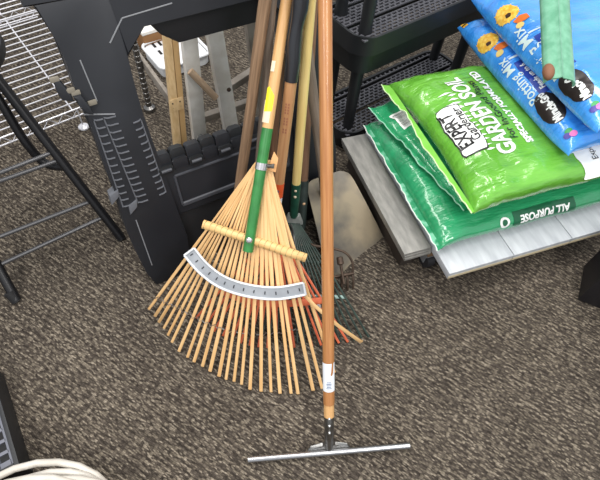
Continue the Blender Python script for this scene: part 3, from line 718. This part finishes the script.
def plastic(name, c, c2):
    m = mat(name, c, .2, c2=c2, scale=7, bump=.75, bscale=22, coat=.9, stretch=(.6, 2.6, 1)); return m
class Bag:
    def __init__(s, name, label, u0, vmin, vmax, zbase, T, L, m, endlen=.11, seed=0, tilt=0, wr=.006, nexp=3.2, emin=.10, yw=24, bow=0):
        s.bow = bow
        s.W = vmax-vmin; s.T = T; s.L = L; s.el = endlen; s.seed = seed; s.wr = wr; s.n = nexp; s.emin = emin; s.tilt = tilt
        s.org = D(u0, (vmin+vmax)/2, zbase); s.M = Matrix.Translation(s.org) @ Matrix.Rotation(math.radians(yw), 4, 'Z')
        s.zm = T*.5
        bm = new(); N = 96; xs_ = []
        nx = 70
        for i in range(nx+1):
            f = i/nx; xs_.append(L*(.5-.5*math.cos(math.pi*f))*.6+L*f*.4)
        rings = []
        for x in xs_:
            ring = []
            for k in range(N):
                a = 2*math.pi*k/N; c, sn_ = math.cos(a), math.sin(a)
                y = s.hw(x)*math.copysign(abs(c)**(2/s.n), c); zz = math.copysign(abs(sn_)**(2/s.n), sn_)
                ring.append(bm.verts.new(s.place(x, y, zz)))
            rings.append(ring)
        for i in range(nx):
            for k in range(N): bm.faces.new((rings[i][k], rings[i][(k+1) % N], rings[i+1][(k+1) % N], rings[i+1][k]))
        bm.faces.new(rings[0][::-1]); bm.faces.new(rings[-1])
        s.ob = obj(name, bm, m, None, s.org, math.radians(yw), local=True, ang=80)
        props(s.ob, label, 'bag')
    def e(s, x):
        def q(t): t = min(1, max(0, t/s.el)); return s.emin+(1-s.emin)*math.sqrt(max(0, 1-(1-t)**2.2))
        return min(q(x), q(s.L-x))
    def hw(s, x): return s.W/2*(1-.035*(s.e(x)))+.004*noise.noise((x*9, s.seed, 3))
    def place(s, x, y, zz, off=0):
        e = s.e(x); h = s.T/2*e
        z = s.zm*(1 if zz > -2 else 1)+zz*h
        k = s.wr*(.35+.65*min(1, 4*(1-e)+.25))
        d = k*noise.noise((x*7+s.seed, y*16, zz*.7+s.seed))+.6*k*noise.noise((x*22+s.seed, y*34, s.seed+zz))+.25*k*noise.noise((x*46+s.seed, y*75, s.seed+zz))
        sag = -(1-e)*s.T*.12
        z = z+(d if zz > 0 else d*.2)*min(1, abs(zz)*2)+sag
        z += s.tilt*x
        if zz < 0: z = max(z, .001)
        yy = y+(d*.6 if abs(zz) < .8 else 0)*(1 if y > 0 else -1)
        return Vector((x+s.bow*max(0, 1-(2.0*y/s.W)**2)*max(0, 1-x/.3), yy, z))
    def top(s, x, y, off=.002):
        r = min(.999, abs(y)/s.hw(x)); zz = (1-r**s.n)**(1/s.n)
        P = s.place(x, y, zz)
        # offset along the approximate normal
        h = .004; r2 = min(.999, abs(y+h)/s.hw(x)); Py = s.place(x, y+h, (1-r2**s.n)**(1/s.n)); Px = s.place(x+h, y, zz)
        n_ = (Px-P).cross(Py-P)
        n_ = n_.normalized() if n_.length > 1e-9 else Zv
        if n_.z < 0: n_ = -n_
        return P+n_*off
    def side(s, x, zz, off=.002):
        zz = max(-.98, min(.98, zz)); y = -s.hw(x)*(1-abs(zz)**s.n)**(1/s.n)
        P = s.place(x, y, zz); return P+Vector((0, -off, off*(zz)))
    def side_arc(s, x, a, off=.002):     # a = arc length upward from the middle of the camera side
        if not hasattr(s, 'sarc'):
            s.sarc = []; Lc_ = 0; pv_ = None
            for i in range(-88, 89):
                th = math.radians(i); yy = -s.W/2*abs(math.cos(th))**(2/s.n); zn = math.copysign(abs(math.sin(th))**(2/s.n), th); z = zn*s.T/2
                if pv_: Lc_ += math.hypot(yy-pv_[0], z-pv_[1])
                pv_ = (yy, z); s.sarc.append((Lc_, yy/(s.W/2), zn))
            mid = s.sarc[88][0]; s.sarc = [(l-mid, y, z) for l, y, z in s.sarc]
        for i in range(1, len(s.sarc)):
            if s.sarc[i][0] >= a:
                p, q = s.sarc[i-1], s.sarc[i]; f = (a-p[0])/(q[0]-p[0]+1e-9)
                yn = p[1]+(q[1]-p[1])*f; zn = p[2]+(q[2]-p[2])*f; break
        P = s.place(x, yn*s.hw(x), zn); return P+Vector((0, -off*(1-zn*zn*.7), off*zn))
    def x_of_arc(s, b):      # arc length b measured from the left seam over the end
        if not hasattr(s, 'arc'):
            s.arc = [(0, 0)]; L = 0; z0 = s.e(0)*s.T/2
            for i in range(1, 780):
                x = i*.001; z = s.e(x)*s.T/2; L += math.hypot(.001, z-z0); z0 = z; s.arc.append((L, x))
        for i in range(1, len(s.arc)):
            if s.arc[i][0] >= b:
                a, c = s.arc[i-1], s.arc[i]; return a[1]+(c[1]-a[1])*(b-a[0])/(c[0]-a[0]+1e-9)
        return s.arc[-1][1]
    def print_top(s, name, bm, m, v, arc, rot=0, off=.002, parent=None, maxlen=.01):
        """2D art (right=+V, up=-U) with its centre at local y=v and arc length arc from the seam"""
        f = lambda a, b: s.top(s.x_of_arc(arc-b), v+a, off)
        return obj(name, decal(bm, f, maxlen), m, parent or s.ob, local=True)
    def seam(s, m, wid=.022, flare=None, edge=None):
        bm = new(); n_ = 60; A = []; B = []; ED = []
        for i in range(n_+1):
            y = -s.W/2*1.0+s.W*i/n_; w = .010*noise.noise((y*11, s.seed+9, 0))+.006*noise.noise((y*37, s.seed+3, 2))
            zc = s.place(.004, y*.96, .01).z
            P = Vector((.006, y*.985, zc)); Q = Vector((-wid+.35*w+(flare(y/s.W) if flare else 0), y*1.01, zc+w*1.1+.001))
            ED.append(Q+Zv*.0012)
            A.append((bm.verts.new(P+Zv*.001), bm.verts.new(P-Zv*.001))); B.append((bm.verts.new(Q+Zv*.001), bm.verts.new(Q-Zv*.001)))
        for i in range(n_):
            bm.faces.new((A[i][0], A[i+1][0], B[i+1][0], B[i][0])); bm.faces.new((A[i][1], B[i][1], B[i+1][1], A[i+1][1]))
            bm.faces.new((B[i][0], B[i+1][0], B[i+1][1], B[i][1]))
        for v in bm.verts: v.co.z = max(v.co.z, .001)
        ob = obj('crimped_seam', bm, m, s.ob, local=True)
        if edge:
            bm = new(); tube(bm, ED, .0022, 6); obj('seam_edge', bm, edge, ob, local=True)
DG = plastic('dark green bag film', (50, 160, 108), (38, 142, 92))
LG = plastic('lime green bag film', (112, 182, 66), (94, 164, 50))
BL = plastic('blue bag film', (72, 160, 240), (50, 138, 228))
SEAMW = mat('white film edge', (226, 236, 228), .35)
SEAML = mat('pale lime film edge', (206, 232, 178), .35)
# lowest dark green bag
b1 = Bag('soil_bag', 'dark green bag of soil, lowest of the bags, with ALL PURPOSE printed along its side', .800, .672, 1.270, .150, .100, .80, DG, seed=1.3, endlen=.10, wr=.009)
b1.seam(mat('dark green seam film', (120, 190, 158), .3, c2=(44, 140, 96), scale=22, lo=.42, hi=.5), .018, None, SEAMW)
b2 = Bag('soil_bag', 'dark green bag of soil with a white barcode corner, squeezed under the lime green bag', .855, .745, 1.285, .248, .046, .70, DG, seed=4.1, endlen=.17, wr=.012, yw=35, bow=.0)
b2.seam(DG, .012, None, mat('pale green film edge', (150, 206, 180), .35))
b3 = Bag('soil_bag', 'lime green bag of garden soil with white lettering on top', .868, .684, 1.300, .287, .128, .80, LG, seed=7.7, endlen=.15, wr=.014, emin=.12, bow=.034)
b3.seam(mat('lime seam film', (118, 186, 72), .3), .015, lambda y: -.02*max(0, y-.34)*5, SEAML)
b4 = Bag('potting_mix_bag', 'lower of the two bright blue bags of potting mix', 1.190, .735, 1.425, .402, .112, .52, BL, seed=2.2, endlen=.075, wr=.008)
b5 = Bag('potting_mix_bag', 'upper of the two bright blue bags, beneath the pale green channel', 1.215, .715, 1.435, .502, .116, .46, BL, seed=5.4, endlen=.085, wr=.010)
# --- print on the lowest bag: text upside down on the camera side
band = mat('deep green print band', (24, 92, 62), .35)
xc = .395; SA = .028
def sidefn(off): return lambda a, b: b1.side_arc(xc-a, SA-b, off)
obj('print_band', decal(poly2d([(-.125, -.026), (.125, -.026), (.125, .026), (-.125, .026)]), sidefn(.002), .01), band, b1.ob, local=True)
obj('printed_lettering', decal(shift(text2d('ALL PURPOSE', .036, .0014, .92), 0, .004), sidefn(.0035), .008), WHT, b1.ob, local=True)
xc = .235; SA = .024
bdg = obj('round_emblem', decal(poly2d([(.019*math.cos(k*.314), .019*math.sin(k*.314)) for k in range(20)]), sidefn(.0025), .008), WHT, b1.ob, local=True)
obj('emblem_ring', decal(join(poly2d([(.010*math.cos(k*.314), .011*math.sin(k*.314)) for k in range(20)])), sidefn(.0032), .008), band, bdg, local=True)
# --- barcode on the second bag
f2 = lambda off: (lambda a, b: b2.top(b2.x_of_arc(.062-b), .150+a, off))
lbp = obj('barcode_label', decal(poly2d([(-.045, -.032), (.045, -.032), (.045, .032), (-.045, .032)]), f2(.002), .008), WHT, b2.ob, local=True)
bms = []; x = -.038
while x < .036:
    w_ = random.choice((.001, .0016, .0024)); bms.append(poly2d([(x, -.020), (x+w_, -.020), (x+w_, .025), (x, .025)])); x += w_+random.choice((.002, .003))
obj('barcode_bars', decal(join(*bms), f2(.003), .01), mat('grey ink', (110, 108, 106), .5), lbp, local=True)
# --- lime bag print
PU0 = .884; VC = (.684+1.300)/2
def lime(name, bm, m, v_, arc, off=.0025, parent=None): return b3.print_top(name, bm, m, v_-VC, arc, 0, off, parent)
ARC = lambda u_: u_-PU0+.030
PS = .80
plate = [(-.128, -.050), (-.128, .042), (-.118, .048), (-.065, .053), (0, .0545), (.065, .053), (.118, .048), (.128, .042), (.128, -.050), (.118, -.056), (-.118, -.056)]
plate = [(x*PS, y*PS) for x, y in plate]
pl = lime('logo_plate', poly2d([(x*1.045, y*1.10) for x, y in plate]), INK, .965, .086, .0025)
lime('logo_field', poly2d(plate), WHT, .965, .086, .004, pl)
lime('printed_lettering', shift(text2d('EXPERT', .064, .0013, .74), 0, .014), INK, .965, .086, .0055, pl)
lime('printed_lettering', shift(text2d('Gardener', .046, .0006, .88), .010, -.025), INK, .965, .086, .0055, pl)
lime('printed_lettering', text2d('GARDEN SOIL', .096, .0028, .63), WHT, 1.012, ARC(1.050), .003)
lime('printed_lettering', text2d('For In-Ground Plants', .042, .0003, .82), INK, 1.02, ARC(1.105), .003)
lime('printed_lettering', text2d('SPECIALLY FORMULATED', .038, .0016, .86), WHT, 1.03, ARC(1.150), .003)
bms = []
for k in range(15):
    v_ = -.15+.020*k+random.uniform(-.005, .005); h_ = random.uniform(.03, .065); bms.append(poly2d([(v_, 0), (v_+.006, h_*.5), (v_+.002, h_), (v_-.003, h_*.5)]))
lime('grass_stroke', join(*bms), WHT, 1.0, ARC(1.008), .0024)
lime('white_panel', poly2d([(-.305, -.25), (.305, -.25), (.305, 0), (.1, .02), (-.1, .02), (-.305, 0)]), WHT, VC, ARC(1.275), .0024)
lime('printed_lettering', text2d('Expert', .030, .0, .9), INK, .765, ARC(1.33), .004)
# --- blue bags print
def flower(b, v, arc):
    YEL = mat('yellow petal print', (222, 160, 34), .35, c2=(244, 208, 96), scale=90); ORB = mat('orange butterfly print', (214, 110, 40), .4); DK = mat('dark flower eye', (60, 34, 16), .4)
    bms = []
    for k in range(22):
        a = 2*math.pi*k/22; r = .041+.003*math.sin(k*2.7); w_ = .007
        bms.append(poly2d([(.0, .0), (r*.6*math.cos(a)-w_*math.sin(a), r*.6*math.sin(a)+w_*math.cos(a)), (r*math.cos(a), r*math.sin(a)), (r*.6*math.cos(a)+w_*math.sin(a), r*.6*math.sin(a)-w_*math.cos(a))]))
    bms.append(poly2d([(.037*math.cos(k*.3), .037*math.sin(k*.3)) for k in range(21)]))
    fo = b.print_top('printed_flower', join(*bms), YEL, v, arc)
    b.print_top('flower_eye', poly2d([(.008*math.cos(k*.7)*(1+.25*(k % 2)), .008*math.sin(k*.7)*(1+.25*(k % 2))) for k in range(9)]), DK, v-.012, arc, 0, .0034, fo)
    b.print_top('printed_butterfly', poly2d([(-.012, -.020), (.010, -.022), (.016, 0), (.010, .022), (-.012, .018), (-.016, 0)]), ORB, v-.056, arc+.020, 0, .003)
    b.print_top('printed_bloom', poly2d([(.012*math.cos(k*.6), .012*math.sin(k*.6)) for k in range(10)]), mat('cream bloom print', (226, 200, 120), .4), v-.078, arc+.002, 0, .003)
NAVY = mat('navy print', (28, 58, 150), .35)
PALEB = mat('pale blue lettering', (206, 226, 226), .4)
DKB = mat('dark brown black print', (34, 26, 24), .35)
for b, ts, vt, fa, lv, la in ((b4, .046, -.030, .036, -.180, .044), (b5, .052, -.020, .040, -.200, .038)):
    flower(b, .185, fa)
    b.print_top('printed_lettering', text2d('Potting Mix', ts, .0005, 1.02), PALEB, vt, .026)
    nb = b.print_top('navy_band', poly2d([(-.082, -.019), (.082, -.019), (.082, .019), (-.082, .019)]), NAVY, -.045, .066)
    b.print_top('printed_lettering', text2d('Feeds up to 6', .024, .0008, .95), WHT, -.045, .066, 0, .0036, nb)
    b.print_top('printed_mark', poly2d([(-.004, -.022), (.003, -.022), (.006, .022), (-.002, .022)]), PALEB, .06, .066)
    pl = b.print_top('logo_plate', poly2d([(.062*math.cos(k*.2618), .038*math.sin(k*.2618)) for k in range(24)]), DKB, lv, la, 0, .002)
    b.print_top('printed_lettering', shift(text2d('Miracle-Gro', .032, .0016, .74), 0, .0), WHT, lv, la, 0, .0036, pl)
    for (dv_, da_, c) in ((0, 0, (40, 150, 80)), (-.014, .008, (220, 110, 180)), (-.012, -.010, (70, 60, 150))):
        b.print_top('printed_mark', poly2d([(.010*math.cos(k*.7), .012*math.sin(k*.7)) for k in range(9)]), mat('spot print %d' % c[0], c, .4), -.285+dv_, .045+da_, 0, .0026+.0005*abs(dv_)*100)
bms = [poly2d([(-.012, -.01), (.012, -.01), (.010, .012), (-.010, .012)])]
b4.print_top('printed_mark', join(*bms), mat('yellow petal print', (236, 178, 40), .35), .325, .03)
b4.print_top('printed_mark', poly2d([(-.003, -.010), (.003, -.010), (.003, .012), (-.003, .012)]), INK, .325, .03, 0, .0032)
b5.print_top('printed_mark', poly2d([(-.012, -.008), (.012, -.008), (.012, .008), (-.012, .008)]), WHT, -.165, .29)

# ================================================================== PALE GREEN CHANNEL
A = onz(563, 79, .685); B = onz(556, -40, .80); cd = (B-A).normalized()
cx_ = (CX-cd*CX.dot(cd)).normalized(); cn = cd.cross(cx_)
if cn.dot(-fw) < 0: cn = -cn
t = thing('green_plastic_channel', 'pale green curved plastic channel with a brown end, above the upper blue bag', 'channel', A)
bm = new(); prof = []
for k in range(25):
    a = math.radians(-95+190*k/24); prof.append((.043*math.sin(a), -.022+.026*math.cos(a)))
prof = [(x, y+(.006*math.exp(-((x+.006)/.004)**2))) for x, y in prof]
inn = [(x*.90, y-.0035) for x, y in prof][::-1]
prism(bm, prof+inn, A, cx_, cn, cd, 0, .40)
obj('shell', bm, mat('pale green plastic', (86, 146, 116), .3, c2=(112, 168, 140), scale=1, stretch=(40, 40, 4), coat=.4), t)
bm = new(); sphere(bm, A-cx_*.036+cd*.022-cn*.004, .016, (1, 1, 1.6), (cx_, cn, cd)); obj('wooden_stub', bm, mat('worn brown wood end', (122, 82, 58), .7), t)

# ================================================================== BLACK BIN at right
bu_, bv_ = yaw(-24)
BA = onz(577, 300, 0); ed1 = (onz(588, 240, 0)-BA).normalized(); ed2 = Vector((ed1.y, -ed1.x, 0))
O = BA
bm = new(); prism(bm, [(0, 0), (.30, 0), (.30, .155), (0, .155)], O, ed2, ed1, Zv, .002, .26, .006)
t = thing('storage_bin', 'black plastic storage bin corner at the right edge below the white boards', 'bin', O)
obj('body', bm, mat('black bin plastic', (26, 25, 29), .45), t)
bm = new(); prism(bm, [(-.008, -.008), (.308, -.008), (.308, .160), (-.008, .160)], O, ed2, ed1, Zv, .245, .268, .004); obj('rim', bm, BLK2, t)

# ================================================================== CRATE lower left
CH = .10; RA, RB = onz(3, 370, 0), onz(29, 455, 0); ce = (RB-RA).normalized(); co = Vector((ce.y, -ce.x, 0))
if co.x > 0: co = -co
t = thing('black_crate', 'black plastic crate with slotted ledge in the lower left corner', 'crate', Vector((RA.x, RA.y, 0)))
O = Vector((RB.x, RB.y, 0))+ce*.05; b_ = -ce; Lc = .31
bm = new(); prism(bm, [(0, 0), (.012, 0), (.012, Lc), (0, Lc)], O, co, b_, Zv, .002, CH, .003); obj('wall', bm, BLK2, t)
bm = new(); prism(bm, [(.012, 0), (.36, 0), (.36, .012), (.012, .012)], O, co, b_, Zv, .002, CH, .003); obj('wall', bm, BLK2, t)
bm = new(); prism(bm, [(.012, Lc-.012), (.36, Lc-.012), (.36, Lc), (.012, Lc)], O, co, b_, Zv, .002, CH, .003); obj('wall', bm, BLK2, t)
bm = new(); prism(bm, [(.35, .012), (.36, .012), (.36, Lc-.012), (.35, Lc-.012)], O, co, b_, Zv, .002, CH, .003); obj('wall', bm, BLK2, t)
bm = new(); prism(bm, [(.012, .012), (.35, .012), (.35, Lc-.012), (.012, Lc-.012)], O, co, b_, Zv, .01, .02); obj('bottom', bm, INK, t)
bm = new()
for x in (.016, .046): strip(bm, [O+co*x+b_*.012+Zv*(CH-.012), O+co*x+b_*(Lc-.012)+Zv*(CH-.012)], .008, .008, Zv)
for k in range(11): box(bm, O+co*.031+b_*(.02+.031*k)+Zv*(CH-.012), .03, .009 if k % 4 else .016, .008, (co, b_, Zv), .001)
obj('slotted_ledge', bm, mat('grey tray plastic', (104, 106, 116), .5), t)

# ================================================================== COILED HOSE
HOS = mat('off white hose', (204, 199, 190), .5, c2=(180, 174, 164), scale=14, bump=.1, bscale=90)
pts = []
ctr = onz(28, 565, .12); r0 = (onz(45, 455, .13)-onz(28, 565, .12)).length
cc = []
loops = ((0, 0, r0, .125), (-.012, -.03, r0*.98, .13), (.075, -.035, r0*.97, .145), (.06, -.055, r0*.96, .165), (-.05, -.045, r0*.97, .155), (-.03, -.06, r0*.92, .11), (.03, -.075, r0*.93, .12))
for i, (ox_, oy_, r, z) in enumerate(loops):
    for k in range(28):
        a = 2*math.pi*k/28; w = k/28; nx = loops[(i+1) % len(loops)] if i < len(loops)-1 else loops[i]
        X_ = ox_+(nx[0]-ox_)*w; Y_ = oy_+(nx[1]-oy_)*w; rr = r+(nx[2]-r)*w; zz = z+(nx[3]-z)*w
        a2 = a-math.pi/2
        cc.append(Vector((ctr.x+X_+rr*math.cos(a2), ctr.y+Y_+rr*math.sin(a2), zz)))
bm = new(); tube(bm, cc, .0092, 12)
lo_ = []
for i in range(6):
    for k in range(28):
        a = 2*math.pi*(k+28*i)/28-math.pi/2; rr = r0*(.93-.02*math.sin(i*2.1+a)); lo_.append(Vector((ctr.x+.01+.012*math.sin(i*1.7)+rr*math.cos(a), ctr.y-.10+rr*math.sin(a), .0095+.0185*(i+k/28))))
tube(bm, lo_, .0092, 10)
props(obj('coiled_hose', bm, HOS, None, Vector((ctr.x, ctr.y, 0))), 'coil of off white hose in the bottom left corner', 'hose')

# ------------------------------------------------------------------ light
def lamp(x, y, z, sx, sy, e, c=(1, .97, .93)):
    l = bpy.data.lights.new('ceiling_lamp', 'AREA'); l.shape = 'RECTANGLE'; l.size = sx; l.size_y = sy; l.energy = e; l.color = c
    o = bpy.data.objects.new('ceiling_lamp', l); COL.objects.link(o); o.location = (x, y, z)
for (x, y, e) in ((-1.3, -.9, 56), (1.3, -.9, 56), (-1.3, 1.9, 34), (1.3, 1.9, 34), (-.1, 1.0, 34)): lamp(x, y, 2.9, .6, 1.2, e)
w = bpy.data.worlds.new('world'); S.world = w; w.use_nodes = True
w.node_tree.nodes['Background'].inputs[0].default_value = (.93, .96, 1, 1); w.node_tree.nodes['Background'].inputs[1].default_value = .8
S.view_settings.view_transform = 'Standard'; S.view_settings.look = 'None'; S.view_settings.gamma = 1; S.view_settings.use_curve_mapping = False
S.view_settings.exposure = -.05
